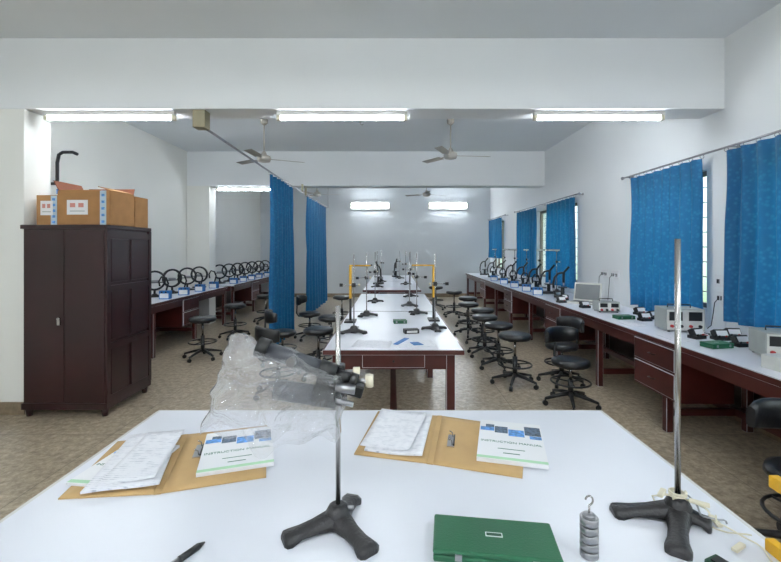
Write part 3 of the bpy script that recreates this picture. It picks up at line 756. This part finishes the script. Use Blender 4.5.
for y in (7.4,8.05,8.85,9.65,10.55,11.5,12.5): dup(mic, (2.74,y,ZT), 1.2+random.uniform(-0.3,0.3))
for (x,y) in ((-0.3,9.3),(0.1,11.6)): dup(mic, (x,y,ZT), random.uniform(0,6))
# circular coil apparatus (tangent galvanometer) for the left bench
m = MB()
m.lathe((0,0,0), [(0.13,0),(0.135,0.01),(0.125,0.022),(0.05,0.03),(0.03,0.05)], 'black', 20)
m.cyl((0,0,0.04),(0,0,0.12),0.018,'black',seg=10)
for yy in (-0.018, 0.018): m.tube([(0.15*math.cos(2*pi*q/28), yy, 0.265+0.15*math.sin(2*pi*q/28)) for q in range(28)], 0.016, 'black', 8, True)
m.tube([(0.15*math.cos(2*pi*q/28), 0, 0.265+0.15*math.sin(2*pi*q/28)) for q in range(28)], 0.013, 'black', 6, True)
m.bb(-0.14,0.14,-0.03,0.03,0.225,0.237,'black'); m.lathe((0,0,0.237), [(0.06,0),(0.06,0.03),(0.052,0.033)], 'steel', 18)
tg = m.done('tangent_galvanometer', (-3.90,6.9,ZT), 0.5)
for y in (7.45,8.0,8.5,9.5,10.05,10.6,11.15,11.7,12.3,12.9): dup(tg, (-3.90,y,ZT), 0.5+random.uniform(-0.5,0.5))
m = MB(); m.bb(-0.08,0.08,-0.05,0.05,0,0.13,'bluebox',0.006); m.bb(-0.065,0.065,-0.053,-0.05,0.015,0.09,'paper'); m.cyl((-0.03,-0.05,0.11),(-0.03,-0.066,0.11),0.012,'black'); m.cyl((0.03,-0.05,0.11),(0.03,-0.066,0.11),0.012,'black')
m.tube([(0,0.03,0.13),(0.03,0.03,0.24),(0.01,0.0,0.33),(-0.05,-0.02,0.35),(-0.09,-0.02,0.28),(-0.08,-0.01,0.2)], 0.014, 'black', 6)
bb_ = m.done('blue_supply_box', (-3.56,6.6,ZT), 0.1)
for y in (7.15,7.75,8.35,9.4,10.0,10.6,11.2,11.9,12.5): dup(bb_, (-3.54,y,ZT), 0.2+random.uniform(-0.3,0.3))
for y in (7.15,7.75,8.5,9.3,10.2): dup(bb_, (2.48,y,ZT), -0.3)

# right bench instruments
m = MB()
m.bb(-0.19,0.19,-0.13,0.13,0,0.025,'scr',0.005); m.bb(-0.16,0.16,-0.03,0.10,0.025,0.027,'black'); m.bb(-0.05,0.05,-0.11,-0.05,0.025,0.0265,'grey')
m.box((0,0.165,0.155),(0.38,0.014,0.27),'scr',(-0.25,0,0),0.004); m.box((0,0.156,0.155),(0.34,0.004,0.225),'lcd',(-0.25,0,0))
m.cyl((-0.15,0.128,0.024),(0.15,0.128,0.024),0.01,'scr',seg=8)
m.done('laptop', (2.76,6.05,ZT), -0.75)
def psu(x, y, w, d, h, rot, name='bench_power_supply'):
    m = MB(); m.bb(-w/2,w/2,-d/2,d/2,0.012,h,'grey',0.005); m.bb(-w/2+0.01,w/2-0.01,-d/2-0.004,-d/2,0.022,h-0.01,'lightgrey')
    for sx in (-1,1):
        for sy in (-1,1): m.cyl((sx*w*0.4,sy*d*0.4,0),(sx*w*0.4,sy*d*0.4,0.014),0.012,'black',seg=8)
    m.bb(-w*0.42,-w*0.08,-d/2-0.007,-d/2-0.004,h*0.5,h*0.88,'black'); m.bb(w*0.08,w*0.42,-d/2-0.007,-d/2-0.004,h*0.5,h*0.88,'black')
    for k in range(4):
        xx = -w*0.36+w*0.24*k; m.cyl((xx,-d/2-0.004,h*0.27),(xx,-d/2-0.024,h*0.27),0.014,'black' if k % 2 else 'red',seg=12)
    m.tube([(-w*0.3,0,h),(-w*0.3,0,h+0.03),(w*0.3,0,h+0.03),(w*0.3,0,h)],0.006,'black',6)
    return m.done(name,(x,y,ZT),rot)
psu(2.80,4.10,0.34,0.24,0.22,-0.15); psu(2.86,3.10,0.28,0.24,0.19,-0.3); psu(2.70,5.30,0.26,0.2,0.13,-0.1)
def meter(x, y, rot, name='analog_meter'):
    m = MB(); m.bb(-0.06,0.06,-0.045,0.045,0,0.03,'black',0.004); m.box((0,0.01,0.055),(0.12,0.05,0.06),'black',(-0.5,0,0),0.006); m.box((0,-0.022,0.062),(0.095,0.002,0.045),'paper',(-0.5,0,0))
    for sx in (-0.03,0.03): m.cyl((sx,-0.03,0.03),(sx,-0.03,0.045),0.008,'red' if sx > 0 else 'black',seg=8)
    return m.done(name,(x,y,ZT),rot)
for (x,y,r) in ((2.70,3.72,0.3),(2.86,3.66,0.0),(3.02,3.72,-0.1),(2.78,4.62,0.1),(2.95,4.75,0.4),(2.98,5.05,0.2),(2.58,5.62,0.2),(2.84,3.42,0.1),(2.64,6.45,0.5),(2.48,6.15,0.2)): meter(x,y,r)
MB().bb(-0.13,0.13,-0.09,0.09,0,0.09,'lightgrey',0.004).bb(-0.1,0.1,-0.094,-0.09,0.02,0.07,'black').done('rheostat_box',(2.62,2.75,ZT),0.1)
m = MB(); m.sheet([(2.42,3.6),(2.58,3.58),(2.60,3.86),(2.44,3.88)], lambda u,v: ZT, 'print', 0.002); m.done('printed_sheet')
m = MB(); m.sheet([(2.43,4.3),(2.60,4.28),(2.60,4.56),(2.44,4.58)], lambda u,v: ZT, 'print', 0.002); m.done('printed_sheet')

def socket(y, z, plug=True):
    m = MB(); m.bb(XR-0.012,XR,y-0.09,y+0.09,z-0.06,z+0.06,'paper',0.003)
    for dy in (-0.045,0.045): m.bb(XR-0.035 if plug else XR-0.016,XR-0.012,y+dy-0.02,y+dy+0.02,z-0.03,z+0.02,'black',0.004)
    if plug:
        for dy in (-0.045,0.045): m.tube([(XR-0.035,y+dy,z-0.01),(XR-0.07,y+dy,z-0.05),(XR-0.06,y+dy*1.6,z-0.14),(XR-0.07,y+dy*2,ZT+0.04),(XR-0.09,y+dy*2.5,ZT+0.006)],0.004,'black' if dy > 0 else 'paper',6)
    m.done('socket_board')
socket(6.0,1.22); socket(4.03,1.12); socket(4.06,1.28,False); socket(6.3,1.22); socket(11.2,1.15)
m = MB()
for k in range(4):
    m.tube(wavy((2.80+0.05*k,3.80+0.01*k,ZT+0.005),(2.84+0.05*k,3.93,ZT+0.005),14,0.012,k+1),0.0035,('black','red','black','grey')[k],5)
m.done('connecting_leads')

# ------------------------------------------------------------------ camera
cam = bpy.data.cameras.new('camera'); co = bpy.data.objects.new('camera', cam); COL.objects.link(co)
co.location = (0,0,1.6); co.rotation_euler = (pi/2,0,0)
cam.sensor_fit = 'HORIZONTAL'; cam.sensor_width = 36; cam.lens = 420/781*36
cam.shift_x = -1.5/781; cam.shift_y = -33/781; cam.clip_start = 0.05
S.camera = co
S.view_settings.view_transform = 'Standard'
S.view_settings.exposure = 0.46
S.view_settings.gamma = 1.05
